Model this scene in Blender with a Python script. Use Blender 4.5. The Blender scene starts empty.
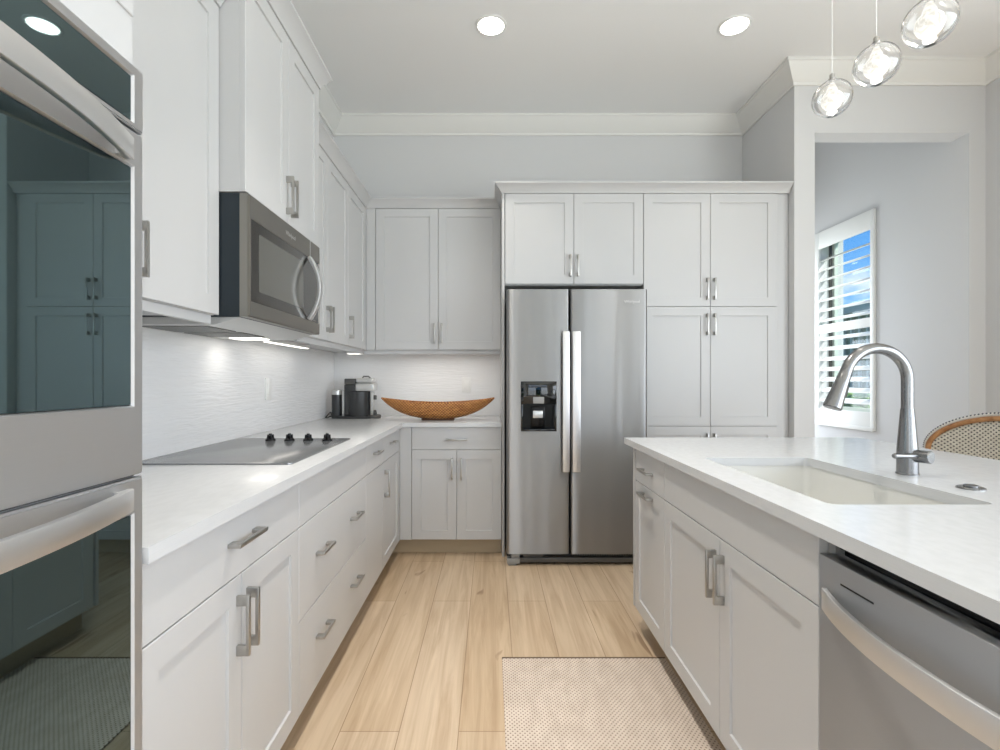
import bpy, bmesh, math, random
from mathutils import Vector, Matrix
random.seed(7)
S = bpy.context.scene
COL = S.collection

# ------------------------------------------------------------------ camera
F, CX, CY, EYE = 505.0, 491.0, 379.3, 1.21          # focal length and vanishing point in pixels, eye height in metres
cam = bpy.data.cameras.new('camera')
cam.sensor_width = 36.0
cam.lens = F * 36.0 / 1000.0
cam.shift_x = (500.0 - CX) / 1000.0
cam.shift_y = (CY - 375.0) / 1000.0
cam.clip_start = 0.05
cam.clip_end = 200
camo = bpy.data.objects.new('camera', cam)
COL.objects.link(camo)
camo.location = (0, 0, EYE)
camo.rotation_euler = (math.radians(90), 0, 0)
S.camera = camo

# ------------------------------------------------------------------ colour management
S.view_settings.view_transform = 'Standard'
S.view_settings.look = 'None'
S.view_settings.gamma = 1.0
S.view_settings.use_curve_mapping = False
S.view_settings.exposure = 0.46

# ------------------------------------------------------------------ sky
W = bpy.data.worlds.new('sky')
S.world = W
W.use_nodes = True
wn, wl = W.node_tree.nodes, W.node_tree.links
wn.clear()
wo = wn.new('ShaderNodeOutputWorld')
wb = wn.new('ShaderNodeBackground')
tc = wn.new('ShaderNodeTexCoord')
sep = wn.new('ShaderNodeSeparateXYZ')
wl.new(tc.outputs['Generated'], sep.inputs[0])
rmp = wn.new('ShaderNodeValToRGB')
rmp.color_ramp.elements[0].position = 0.0
rmp.color_ramp.elements[0].color = (0.26, 0.56, 0.93, 1)
rmp.color_ramp.elements[1].position = 0.34
rmp.color_ramp.elements[1].color = (0.045, 0.26, 0.78, 1)
wl.new(sep.outputs[2], rmp.inputs[0])
cn = wn.new('ShaderNodeTexNoise')
cn.inputs['Scale'].default_value = 5.5
cn.inputs['Detail'].default_value = 6
cn.inputs['Roughness'].default_value = 0.55
wmap = wn.new('ShaderNodeMapping')
wmap.inputs['Scale'].default_value = (1, 1, 2.2)
wmap.inputs['Location'].default_value = (0.35, 0.2, 0.1)
wl.new(tc.outputs['Generated'], wmap.inputs[0])
wl.new(wmap.outputs[0], cn.inputs['Vector'])
cr = wn.new('ShaderNodeValToRGB')
cr.color_ramp.elements[0].position = 0.52
cr.color_ramp.elements[0].color = (0, 0, 0, 1)
cr.color_ramp.elements[1].position = 0.68
cr.color_ramp.elements[1].color = (1, 1, 1, 1)
wl.new(cn.outputs['Fac'], cr.inputs[0])
wm = wn.new('ShaderNodeMix')
wm.data_type = 'RGBA'
wl.new(cr.outputs[0], wm.inputs[0])
wl.new(rmp.outputs[0], wm.inputs[6])
wm.inputs[7].default_value = (0.86, 0.9, 0.95, 1)
wl.new(wm.outputs[2], wb.inputs['Color'])
wb.inputs['Strength'].default_value = 1.0
wl.new(wb.outputs[0], wo.inputs[0])

# ------------------------------------------------------------------ lights
def lamp(name, kind, loc, rot, energy, color=(1, 1, 1), **kw):
    l = bpy.data.lights.new(name, kind)
    l.energy = energy
    l.color = color
    for k, v in kw.items():
        setattr(l, k, v)
    o = bpy.data.objects.new(name, l)
    COL.objects.link(o)
    o.location = loc
    o.rotation_euler = [math.radians(a) for a in rot]
    return o

DAY = (0.91, 0.955, 1.0)
WARM = (1.0, 0.95, 0.88)
sun = lamp('sun', 'SUN', (6, -6, 12), (45.5, 0, 50.7), 4.5, (1.0, 0.96, 0.9), angle=0.02)
# lamps stand in for daylight from rear doors and right windows, plus added fill
lamp('daylight_rear_transom', 'AREA', (0.9, -4.42, 2.93), (82, 0, 0), 6, DAY, shape='RECTANGLE', size=3.6, size_y=0.5)  # added out of view to light the pantry and refrigerator fronts
lamp('daylight_rear_door_west', 'AREA', (-0.2, -4.42, 1.3), (90, 0, 0), 20, DAY, shape='RECTANGLE', size=1.4, size_y=2.2)
lamp('daylight_rear_door_east', 'AREA', (2.1, -4.42, 1.3), (90, 0, 0), 21, DAY, shape='RECTANGLE', size=1.2, size_y=2.2)
lamp('daylight_right_windows', 'AREA', (3.3, -1.0, 1.45), (90, 0, 90), 116, DAY, shape='RECTANGLE', size=4.4, size_y=2.2)
lamp('daylight_nook', 'AREA', (2.7, 5.36, 1.5), (90, 0, 180), 17, DAY, shape='RECTANGLE', size=0.8, size_y=1.9)  # added out of view to brighten the nook wall

# ------------------------------------------------------------------ materials
def lin(c):
    c = c / 255.0
    return c / 12.92 if c <= 0.04045 else ((c + 0.055) / 1.055) ** 2.4

def rgb(r, g, b):
    return (lin(r), lin(g), lin(b), 1)

class Mat:
    def __init__(self, name, col=(200, 200, 200), rough=0.5, metal=0.0, **kw):
        self.m = bpy.data.materials.new(name)
        self.m.use_nodes = True
        self.n, self.l = self.m.node_tree.nodes, self.m.node_tree.links
        self.b = self.n['Principled BSDF']
        self.b.inputs['Base Color'].default_value = rgb(*col)
        self.b.inputs['Roughness'].default_value = rough
        self.b.inputs['Metallic'].default_value = metal
        for k, v in kw.items():
            self.b.inputs[k].default_value = v
    def node(self, t, **kw):
        n = self.n.new(t)
        for k, v in kw.items():
            if k in n.inputs:
                n.inputs[k].default_value = v
            else:
                setattr(n, k, v)
        return n
    def coords(self, scale=(1, 1, 1), loc=(0, 0, 0), rot=(0, 0, 0)):
        t = self.node('ShaderNodeTexCoord')
        m = self.node('ShaderNodeMapping')
        m.inputs['Scale'].default_value = scale
        m.inputs['Location'].default_value = loc
        m.inputs['Rotation'].default_value = rot
        self.l.new(t.outputs['Object'], m.inputs[0])
        return m.outputs[0]
    def noise(self, scale, detail=3, vec=None, dist=0.0, rough=0.5):
        n = self.node('ShaderNodeTexNoise')
        n.inputs['Scale'].default_value = scale
        n.inputs['Detail'].default_value = detail
        n.inputs['Distortion'].default_value = dist
        n.inputs['Roughness'].default_value = rough
        if vec is not None:
            self.l.new(vec, n.inputs['Vector'])
        return n.outputs['Fac']
    def ramp(self, fac, stops):
        r = self.node('ShaderNodeValToRGB')
        e = r.color_ramp.elements
        while len(e) < len(stops):
            e.new(0.5)
        for i, (p, c) in enumerate(stops):
            e[i].position = p
            e[i].color = c if len(c) == 4 else rgb(*c)
        self.l.new(fac, r.inputs[0])
        return r.outputs[0]
    def math(self, op, a, b=None, clamp=False):
        n = self.node('ShaderNodeMath')
        n.operation = op
        n.use_clamp = clamp
        for i, v in enumerate((a, b)):
            if v is None:
                continue
            if isinstance(v, (int, float)):
                n.inputs[i].default_value = v
            else:
                self.l.new(v, n.inputs[i])
        return n.outputs[0]
    def mix(self, fac, a, b, blend='MIX'):
        n = self.node('ShaderNodeMix')
        n.data_type = 'RGBA'
        n.blend_type = blend
        for i, v in ((0, fac), (6, a), (7, b)):
            if isinstance(v, (int, float)):
                n.inputs[i].default_value = v
            elif isinstance(v, tuple):
                n.inputs[i].default_value = v if len(v) == 4 else rgb(*v)
            else:
                self.l.new(v, n.inputs[i])
        return n.outputs[2]
    def base(self, sock):
        self.l.new(sock, self.b.inputs['Base Color'])
    def bump(self, h, strength=0.2, dist=0.01):
        n = self.node('ShaderNodeBump')
        n.inputs['Strength'].default_value = strength
        n.inputs['Distance'].default_value = dist
        self.l.new(h, n.inputs['Height'])
        self.l.new(n.outputs[0], self.b.inputs['Normal'])
    def sep(self, vec):
        n = self.node('ShaderNodeSeparateXYZ')
        self.l.new(vec, n.inputs[0])
        return n.outputs

M = {}
def painted(name, col, rough, bump=0.02):
    m = Mat(name, col, rough)
    m.bump(m.noise(350, 2), bump, 0.002)
    M[name] = m.m
    return m
painted('cabinet', (199, 199, 199), 0.38)
painted('wall', (214, 214, 214), 0.8, 0.05)
painted('ceiling', (247, 247, 246), 0.85, 0.05)
painted('trim', (233, 232, 228), 0.5)
painted('white', (240, 240, 238), 0.4)
painted('shutter', (240, 241, 238), 0.4)
painted('plastic_white', (238, 238, 236), 0.3)
painted('kick', (186, 168, 140), 0.6)

m = Mat('quartz', (228, 227, 226), 0.24)
f = m.noise(60, 6)
m.base(m.ramp(f, [(0.35, (206, 207, 208)), (0.6, (211, 212, 213))]))
m.b.inputs['Coat Weight'].default_value = 0.1
M['quartz'] = m.m

def steel(name, col, rough, aniso=0.6, wob=0.0):
    m = Mat(name, col, rough, 1.0)
    m.b.inputs['Anisotropic'].default_value = aniso
    t = m.node('ShaderNodeTangent')
    t.direction_type = 'RADIAL'
    t.axis = 'Z'
    m.b.inputs['Anisotropic Rotation'].default_value = 0.25
    m.l.new(t.outputs[0], m.b.inputs['Tangent'])
    f = m.noise(1.0, 2, m.coords((3, 3, 700)))
    m.l.new(m.ramp(f, [(0.3, (rough * .96,) * 3 + (1,)), (0.7, (rough * 1.04,) * 3 + (1,))]), m.b.inputs['Roughness'])
    if wob:
        m.bump(m.noise(1.0, 1, m.coords((6.5, 6.5, 0.3))), wob, 0.03)
    M[name] = m.m
steel('steel', (158, 158, 158), 0.36, 0.95, 0.3)
steel('steel_washer', (188, 190, 193), 0.5, 0.8)
steel('steel_oven', (208, 209, 211), 0.5, 0.8)
steel('steel_dark', (156, 153, 147), 0.42, 0.7)
steel('steel_bright', (222, 222, 222), 0.42, 0.5)
M['nickel'] = Mat('nickel', (180, 178, 174), 0.34, 1.0).m
M['chrome'] = Mat('chrome', (140, 140, 140), 0.26, 1.0).m
M['black_glass'] = Mat('black_glass', (6, 8, 9), 0.03, 0.0, **{'IOR': 1.6}).m
# tinted oven glass: dark teal with a mirror coat
m = Mat('oven_glass', (14, 16, 15), 0.02, 0.0, **{'Specular IOR Level': 1.0, 'Specular Tint': (0.6, 0.9, 0.97, 1), 'IOR': 1.8})
M['oven_glass'] = m.m
M['mw_glass'] = Mat('mw_glass', (42, 41, 38), 0.08, 0.0, **{'Specular IOR Level': 0.9, 'IOR': 1.7}).m
M['mw_screen'] = Mat('mw_screen', (92, 92, 88), 0.12, 0.0, **{'Specular IOR Level': 0.8}).m
M['cooktop_glass'] = Mat('cooktop_glass', (100, 102, 104), 0.2, 0.0, **{'Specular IOR Level': 0.8, 'IOR': 2.2}).m
M['black'] = Mat('black', (14, 14, 14), 0.35).m
M['black_gloss'] = Mat('black_gloss', (7, 7, 8), 0.2, 0.0, **{'Specular IOR Level': 0.25}).m
M['charcoal'] = Mat('charcoal', (62, 63, 64), 0.35, 0.3).m
M['mw_case'] = Mat('mw_case', (46, 54, 60), 0.35, 0.4).m
M['dark_grey'] = Mat('dark_grey', (84, 83, 80), 0.45).m
M['grey'] = Mat('grey', (150, 150, 148), 0.4).m
M['filter'] = Mat('filter', (128, 128, 125), 0.4, 0.6).m
M['screen_frame'] = Mat('screen_frame', (70, 68, 62), 0.5).m
M['window_frame'] = Mat('window_frame', (214, 222, 212), 0.5).m
M['sink'] = Mat('sink', (226, 225, 220), 0.25).m
M['silver'] = Mat('silver', (205, 205, 203), 0.3, 0.6).m
M['gap'] = Mat('gap', (60, 58, 52), 0.8).m

def glow(name, col, strength):
    m = Mat(name, col, 0.4)
    m.b.inputs['Emission Color'].default_value = rgb(*col)
    m.b.inputs['Emission Strength'].default_value = strength
    M[name] = m.m
    return m
glow('downlight_lens', (255, 250, 240), 9)
glow('led', (255, 250, 240), 2.2)
m = glow('bulb_glass', (150, 148, 142), 0.72)
f = m.noise(60, 5, m.coords(), 1.5)
e = m.ramp(f, [(0.38, (0.62, 0.59, 0.52, 1)), (0.58, (1.0, 0.98, 0.93, 1))])
m.l.new(e, m.b.inputs['Emission Color'])

m = Mat('clear_glass', (255, 255, 255), 0.0)
m.b.inputs['Transmission Weight'].default_value = 1.0
m.b.inputs['IOR'].default_value = 1.45
M['clear_glass'] = m.m
m = Mat('pane', (255, 255, 255), 0.0)
tr, gl, mx = m.node('ShaderNodeBsdfTransparent'), m.node('ShaderNodeBsdfGlossy'), m.node('ShaderNodeMixShader')
tr.inputs[0].default_value = (0.94, 0.97, 0.96, 1)
gl.inputs['Roughness'].default_value = 0.0
mx.inputs[0].default_value = 0.06
m.l.new(tr.outputs[0], mx.inputs[1]); m.l.new(gl.outputs[0], mx.inputs[2])
m.l.new(mx.outputs[0], m.n['Material Output'].inputs[0])
M['pane'] = m.m

# oak planks running away from the camera
m = Mat('oak', (205, 180, 150), 0.42)
br = m.node('ShaderNodeTexBrick')
br.inputs['Scale'].default_value = 1.0
br.inputs['Brick Width'].default_value = 1.62
br.inputs['Row Height'].default_value = 0.204
br.inputs['Mortar Size'].default_value = 0.0016
br.inputs['Mortar Smooth'].default_value = 0.2
br.inputs['Bias'].default_value = 0.0
br.inputs['Color1'].default_value = rgb(216, 196, 171)
br.inputs['Color2'].default_value = rgb(205, 182, 153)
br.inputs['Mortar'].default_value = rgb(160, 134, 106)
br.offset = 0.37
br.offset_frequency = 2
m.l.new(m.coords((1, 1, 1), (0.35, 0.49 + 2.04, 0), (0, 0, math.radians(-90))), br.inputs['Vector'])
g1 = m.noise(1.0, 6, m.coords((26, 1.3, 1)), 0.7, 0.6)
g2 = m.noise(1.0, 3, m.coords((5, 1.0, 1)), 0.4)
kn = m.noise(1.0, 2, m.coords((9, 2.6, 1), (3, 1, 0)), 1.2)
c = m.mix(0.55, br.outputs['Color'], m.ramp(g1, [(0.3, (190, 170, 146)), (0.62, (255, 255, 255))]), 'MULTIPLY')
c = m.mix(0.4, c, m.ramp(g2, [(0.35, (214, 206, 194)), (0.65, (255, 255, 255))]), 'MULTIPLY')
c = m.mix(0.6, c, m.ramp(kn, [(0.24, (150, 120, 92)), (0.31, (255, 255, 255))]), 'MULTIPLY')
m.base(c)
m.bump(br.outputs['Fac'], 0.15, -0.002)
M['oak'] = m.m

# rippled white wall tile: long shallow horizontal waves
def ripple(name, sc):
    m = Mat(name, (236, 236, 236), 0.3)
    f = m.noise(1.0, 2, m.coords(sc), 0.6)
    f2 = m.noise(1.0, 2, m.coords(tuple(a * 2.3 for a in sc), (4, 2, 1)), 0.3)
    m.bump(m.math('ADD', f, m.math('MULTIPLY', f2, 0.5)), 0.32, 0.012)
    M[name] = m.m
ripple('tile_side', (5, 5.5, 62))
ripple('tile_back', (5.5, 5, 62))

# woven wool: light loops with dark pits in a lattice
def lattice(name, ax, ay, a, b, light, dark, lo, hi, rough):
    m = Mat(name, light, rough)
    t = m.node('ShaderNodeTexCoord')
    s = m.sep(t.outputs['Object'])
    u = m.math('SINE', m.math('MULTIPLY', s[ax], 2 * math.pi / a))
    v = m.math('SINE', m.math('MULTIPLY', s[ay], 2 * math.pi / b))
    p = m.math('MULTIPLY', u, v)
    nz = m.noise(18, 3)
    c = m.ramp(p, [(lo, light), (hi, dark)])
    c = m.mix(0.35, c, m.ramp(nz, [(0.35, (205, 198, 190)), (0.65, (255, 255, 255))]), 'MULTIPLY')
    m.base(c)
    m.bump(p, 0.35, -0.003)
    M[name] = m.m
lattice('rug', 0, 1, 0.0165, 0.019, (222, 208, 194), (132, 114, 100), 0.18, 0.95, 0.9)
M['rug_binding'] = Mat('rug_binding', (104, 86, 72), 0.85).m
lattice('cane_weave', 1, 2, 0.0205, 0.0175, (226, 219, 204), (48, 38, 34), 0.44, 0.56, 0.6)
m = Mat('rattan_pole', (176, 122, 74), 0.4)
f = m.noise(1.0, 4, m.coords((30, 30, 30)))
m.base(m.ramp(f, [(0.3, (150, 98, 56)), (0.7, (196, 146, 98))]))
M['rattan_pole'] = m.m
M['binding_dark'] = Mat('binding_dark', (44, 44, 62), 0.6).m
M['binding_light'] = Mat('binding_light', (224, 220, 212), 0.6).m

m = Mat('wicker', (178, 118, 62), 0.5)
t = m.node('ShaderNodeTexCoord')
s = m.sep(t.outputs['Object'])
p = m.math('MULTIPLY', m.math('SINE', m.math('MULTIPLY', s[0], 2 * math.pi / 0.022)), m.math('SINE', m.math('MULTIPLY', s[2], 2 * math.pi / 0.02)))
c = m.ramp(m.math('ADD', m.math('MULTIPLY', p, 0.38), m.noise(28, 4, m.coords((1, 1, 2.5)))), [(0.2, (116, 66, 28)), (0.5, (182, 118, 58)), (0.85, (214, 156, 92))])
m.base(c)
m.bump(p, 0.6, 0.004)
M['wicker'] = m.m
M['bowl_foot'] = Mat('bowl_foot', (92, 56, 30), 0.5).m

m = Mat('leaves', (60, 100, 40), 0.7)
m.base(m.ramp(m.noise(14, 6), [(0.35, (22, 44, 16)), (0.55, (66, 108, 40)), (0.75, (150, 176, 92))]))
M['leaves'] = m.m
m = Mat('lawn', (92, 128, 58), 0.9)
m.base(m.ramp(m.noise(6, 6), [(0.3, (70, 104, 44)), (0.7, (120, 150, 80))]))
M['lawn'] = m.m
M['house_screen'] = Mat('house_screen', (120, 124, 100), 0.8).m
M['house_post'] = Mat('house_post', (168, 172, 160), 0.7).m
M['house_roof'] = Mat('house_roof', (168, 166, 160), 0.8).m

# ------------------------------------------------------------------ mesh helpers
def nb():
    return bmesh.new()

def box(bm, x0, x1, y0, y1, z0, z1, bev=0.0, seg=2, T=None):
    x0, x1 = min(x0, x1), max(x0, x1)
    y0, y1 = min(y0, y1), max(y0, y1)
    z0, z1 = min(z0, z1), max(z0, z1)
    t = bmesh.new()
    vs = [t.verts.new((x, y, z)) for x in (x0, x1) for y in (y0, y1) for z in (z0, z1)]
    for q in ((0, 1, 3, 2), (4, 6, 7, 5), (0, 4, 5, 1), (2, 3, 7, 6), (0, 2, 6, 4), (1, 5, 7, 3)):
        t.faces.new([vs[i] for i in q])
    if bev:
        bmesh.ops.bevel(t, geom=t.edges[:], offset=bev, segments=seg, profile=0.5, affect='EDGES')
    merge(bm, t, T)

def merge(bm, t, T=None):
    if T is not None:
        bmesh.ops.transform(t, matrix=T, verts=t.verts[:])
    bmesh.ops.recalc_face_normals(t, faces=t.faces[:])
    mp = {}
    for v in t.verts:
        mp[v] = bm.verts.new(v.co)
    for f in t.faces:
        try:
            nf = bm.faces.new([mp[v] for v in f.verts])
            nf.smooth = f.smooth
        except ValueError:
            pass
    t.free()

def prism(bm, pts, z0, z1, bev=0.0, T=None, seg=2):
    """polygon pts in xy, extruded from z0 to z1"""
    t = bmesh.new()
    lo = [t.verts.new((x, y, z0)) for x, y in pts]
    hi = [t.verts.new((x, y, z1)) for x, y in pts]
    n = len(pts)
    t.faces.new(lo)
    t.faces.new(hi)
    for i in range(n):
        t.faces.new((lo[i], lo[(i + 1) % n], hi[(i + 1) % n], hi[i]))
    if bev:
        es = [e for e in t.edges if abs(e.verts[0].co.z - e.verts[1].co.z) < 1e-6]
        bmesh.ops.bevel(t, geom=es, offset=bev, segments=seg, profile=0.5, affect='EDGES')
    merge(bm, t, T)

def lathe(bm, prof, n=28, T=None, smooth=True):
    """profile [(r, z)] turned about z"""
    t = bmesh.new()
    rings = []
    for r, z in prof:
        if r < 1e-6:
            rings.append([t.verts.new((0, 0, z))])
        else:
            rings.append([t.verts.new((r * math.cos(2 * math.pi * i / n), r * math.sin(2 * math.pi * i / n), z)) for i in range(n)])
    for a, b in zip(rings, rings[1:]):
        for i in range(n):
            j = (i + 1) % n
            if len(a) == 1 and len(b) > 1:
                f = t.faces.new((a[0], b[i], b[j]))
            elif len(b) == 1 and len(a) > 1:
                f = t.faces.new((a[i], a[j], b[0]))
            elif len(a) > 1:
                f = t.faces.new((a[i], a[j], b[j], b[i]))
            else:
                continue
            f.smooth = smooth
    if len(rings[0]) > 1:
        t.faces.new(rings[0])
    if len(rings[-1]) > 1:
        t.faces.new(rings[-1])
    merge(bm, t, T)

def tube(bm, pts, r, n=14, caps=True, closed=False):
    """round tube along 3-D points; r a number or a list"""
    t = bmesh.new()
    P = [Vector(p) for p in pts]
    R = r if isinstance(r, (list, tuple)) else [r] * len(P)
    rings = []
    up = None
    N = len(P)
    for i, p in enumerate(P):
        a = P[i - 1] if (i > 0 or closed) else p
        b = P[(i + 1) % N] if (i < N - 1 or closed) else p
        d = (b - a).normalized()
        if up is None:
            up = d.orthogonal().normalized()
        else:
            up = (up - d * up.dot(d))
            up = up.normalized() if up.length > 1e-6 else d.orthogonal().normalized()
        s = d.cross(up)
        rings.append([t.verts.new(p + (up * math.cos(2 * math.pi * k / n) + s * math.sin(2 * math.pi * k / n)) * R[i]) for k in range(n)])
    for i in range(N if closed else N - 1):
        a, b = rings[i], rings[(i + 1) % N]
        for k in range(n):
            f = t.faces.new((a[k], a[(k + 1) % n], b[(k + 1) % n], b[k]))
            f.smooth = True
    if caps and not closed:
        t.faces.new(rings[0])
        t.faces.new(rings[-1])
    merge(bm, t)

def strip(bm, path, w, th, axis):
    """flat bar: path of points, width w along `axis` vector, thickness th along the path's normal"""
    t = bmesh.new()
    P = [Vector(p) for p in path]
    A = Vector(axis).normalized()
    rings = []
    for i, p in enumerate(P):
        d = (P[min(i + 1, len(P) - 1)] - P[max(i - 1, 0)]).normalized()
        nrm = d.cross(A).normalized()
        rings.append([t.verts.new(p + A * sa * w / 2 + nrm * sn * th / 2) for sa, sn in ((-1, -1), (1, -1), (1, 1), (-1, 1))])
    for a, b in zip(rings, rings[1:]):
        for k in range(4):
            t.faces.new((a[k], a[(k + 1) % 4], b[(k + 1) % 4], b[k]))
    t.faces.new(rings[0]); t.faces.new(rings[-1])
    bmesh.ops.recalc_face_normals(t, faces=t.faces[:])
    es = [e for e in t.edges if len(e.link_faces) == 2 and e.calc_face_angle(0) > 0.9]
    bmesh.ops.bevel(t, geom=es, offset=min(th, w) * 0.22, segments=2, profile=0.5, affect='EDGES')
    for f in t.faces:
        f.smooth = True
    merge(bm, t)

def crown(bm, prof, path, z):
    """profile [(out, up)] swept along an xy path, out to the path's right; mitred, capped"""
    t = bmesh.new()
    P = [Vector((x, y)) for x, y in path]
    rings = []
    for i, p in enumerate(P):
        ns = []
        for a, b in ((i - 1, i), (i, i + 1)):
            if a >= 0 and b < len(P):
                d = (P[b] - P[a]).normalized()
                ns.append(Vector((d.y, -d.x)))
        if len(ns) == 2:
            mt = (ns[0] + ns[1]) / (1 + ns[0].dot(ns[1]))
        else:
            mt = ns[0]
        rings.append([t.verts.new((p.x + mt.x * o, p.y + mt.y * o, z + u)) for o, u in prof])
    k = len(prof)
    for a, b in zip(rings, rings[1:]):
        for i in range(k):
            t.faces.new((a[i], a[(i + 1) % k], b[(i + 1) % k], b[i]))
    t.faces.new(rings[0]); t.faces.new(rings[-1])
    merge(bm, t)

LOC = {}
def thing(name, label, cat, loc=(0, 0, 0), group=None):
    o = bpy.data.objects.new(name, None)
    COL.objects.link(o)
    o.empty_display_size = 0.05
    o.location = loc
    LOC[o.name] = Vector(loc)
    tag(o, label, cat, group)
    return o

def tag(o, label, cat, group=None):
    o['label'] = label
    o['category'] = cat
    if group:
        o['group'] = group

def obj(name, bm, mat, parent=None, label=None, smooth_angle=None):
    """link bm (world coordinates) as one mesh object; under a parent it moves with that parent"""
    base = Vector((0, 0, 0))
    if parent is not None:
        base = LOC[parent.name]
    elif len(bm.verts):
        xs = [v.co for v in bm.verts]
        base = Vector((sum((min(v[k] for v in xs), max(v[k] for v in xs))) / 2 for k in range(3)))
        base.z = min(v.z for v in xs)
    bmesh.ops.translate(bm, vec=-base, verts=bm.verts[:])
    me = bpy.data.meshes.new(name)
    bm.to_mesh(me)
    bm.free()
    me.materials.append(M[mat] if isinstance(mat, str) else mat)
    me.set_sharp_from_angle(angle=math.radians(26))
    o = bpy.data.objects.new(name, me)
    COL.objects.link(o)
    if parent is not None:
        o.parent = parent
        LOC[o.name] = base
    else:
        o.location = base
        LOC[o.name] = base
    if label:
        o['label'] = label
    return o

def struct(name, bm, mat, parent=None):
    o = obj(name, bm, mat, parent)
    if parent is None:
        o['kind'] = 'structure'
    return o

def plain_box(*a, **k):
    b = nb()
    box(b, *a, **k)
    return b

# ------------------------------------------------------------------ room measurements
XL, YB, ZC = -1.279, 4.10, 3.32           # left wall, back wall, ceiling
XS, YS = 2.042, 3.40                      # the short return wall right of the pantry and its front end
XN, XR = 3.22, 3.33                       # nook window wall, right wall
YR = -4.5                                 # rear wall
XF, YF = -0.622, 3.449                    # fronts of the left and of the back cabinets
XU, YU = -0.928, 3.75                     # fronts of the upper cabinets
ZU0, ZU1 = 1.428, 2.48
XI = 0.694                                # island fronts

# ------------------------------------------------------------------ shell
struct('floor', plain_box(XL - .12, 3.46, YR - .12, 5.55, -.08, 0), 'oak')
b = nb(); box(b, XL - .12, 3.46, YR - .12, YS + .06, ZC, ZC + .1); box(b, XL - .12, XS, YS + .06, YB + .12, ZC, ZC + .1); struct('ceiling', b, 'ceiling')
ZN = 3.66
b = nb(); box(b, XS, 3.46, YS + .1, 5.53, ZN, ZN + .1)
struct('ceiling_nook', b, 'ceiling')
struct('wall_left', plain_box(XL - .12, XL, YR - .12, YB + .12, 0, ZC), 'wall')
struct('wall_back', plain_box(XL, XS, YB, YB + .12, 0, ZC), 'wall')
b = nb()
box(b, XS, 2.18, YS, YS + .14, 0, ZC); box(b, XS, 2.18, YS + .14, 5.4, 0, ZN)
box(b, 2.18, XN, YS, YS + .14, 2.87, ZC)
box(b, XS, 3.45, YS + .06, YS + .14, ZC, ZN)
struct('wall_stub', b, 'wall')
b = nb()                                   # nook wall with its window hole
wy0, wy1, wz0, wz1 = 4.240, 4.945, .90, 2.60
box(b, XN, 3.45, YS, YS + .14, 0, ZC); box(b, XN, 3.45, YS + .14, wy0, 0, ZN); box(b, XN, 3.45, wy1, 5.4, 0, ZN)
box(b, XN, 3.45, wy0, wy1, 0, wz0); box(b, XN, 3.45, wy0, wy1, wz1, ZN)
struct('wall_nook', b, 'wall')
b = nb()
box(b, XS, 2.28, 5.4, 5.52, 0, ZN); box(b, 3.12, 3.45, 5.4, 5.52, 0, ZN)
box(b, 2.28, 3.12, 5.4, 5.52, 2.5, ZN); box(b, 2.28, 3.12, 5.4, 5.52, 0, .5)
struct('wall_nook_back', b, 'wall')
b = nb()
box(b, XR, 3.45, YR, -3.3, 0, ZC); box(b, XR, 3.45, 1.3, YS, 0, ZC)
box(b, XR, 3.45, -3.3, 1.3, 2.6, ZC); box(b, XR, 3.45, -3.3, 1.3, 0, .3)
struct('wall_right', b, 'wall')
b = nb()
box(b, XL, -.95, YR - .12, YR, 0, ZC); box(b, 2.75, XR, YR - .12, YR, 0, ZC)
box(b, -.95, 2.75, YR - .12, YR, 2.55, 2.65); box(b, -.95, 2.75, YR - .12, YR, 3.2, ZC)
struct('wall_rear', b, 'wall')

# ceiling crown all round
CR = [(0, -.135), (.012, -.135), (.016, -.118), (.03, -.105), (.078, -.045), (.092, -.022), (.1, -.018), (.1, 0), (0, 0)]
b = nb()
crown(b, CR, [(XL, YR), (XL, YB), (XS, YB), (XS, YS), (XR, YS), (XR, YR)], ZC)
struct('trim_1', b, 'trim')
# cabinet crowns
CC = [(-.02, 0), (.006, 0), (.01, .012), (.042, .05), (.05, .054), (.05, .064), (-.02, .064)]
b = nb(); crown(b, CC, [(XU, .884), (XU, 1.724)], ZU1); struct('trim_2', b, 'cabinet')
b = nb(); crown(b, [(o_, u_ * 1.2) for o_, u_ in CC], [(-1.27, 1.729), (-.84, 1.729), (-.84, 2.468), (-.95, 2.468)], 2.63); struct('trim_3', b, 'cabinet')
b = nb(); crown(b, CC, [(XU, 2.472), (XU, YU), (.055, YU)], ZU1); struct('trim_4', b, 'cabinet')
b = nb(); crown(b, CC, [(.076, 3.79), (.076, YF), (XS - .004, YF)], ZU1); struct('trim_5', b, 'cabinet')

# glass doors behind the camera and window bank on the right (daylight comes in here)
def glazing(name, axis, c, a0, a1, z0, z1, nmull):
    fr = nb()
    def bb(bm, u0, u1, v0, v1, w0, w1):
        if axis == 'y':
            box(bm, u0, u1, c + w0, c + w1, v0, v1)
        else:
            box(bm, c + w0, c + w1, u0, u1, v0, v1)
    bb(fr, a0, a1, z0, z0 + .06, -.04, .04); bb(fr, a0, a1, z1 - .06, z1, -.04, .04)
    for i in range(nmull + 1):
        u = a0 + (a1 - a0 - .06) * i / nmull
        bb(fr, u, u + .06, z0 + .06, z1 - .06, -.04, .04)
    o = struct(name, fr, 'trim')
    p = nb(); bb(p, a0 + .02, a1 - .02, z0 + .02, z1 - .02, -.004, .004)
    struct('pane', p, 'pane', o)
glazing('window_2', 'y', YR - .06, -.95, 2.75, 0.0, 2.55, 3)
glazing('window_5', 'y', YR - .06, -.95, 2.75, 2.65, 3.2, 3)  # transom invented to house the added high rear lamp
glazing('window_4', 'y', 5.46, 2.28, 3.12, .5, 2.5, 1)  # unseen window invented to house the added nook lamp
glazing('window_3', 'x', XR + .06, -3.3, 1.3, .3, 2.6, 4)

# outside
struct('ground', plain_box(-30, 40, -30, 40, -.3, -.2), 'lawn')

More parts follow.
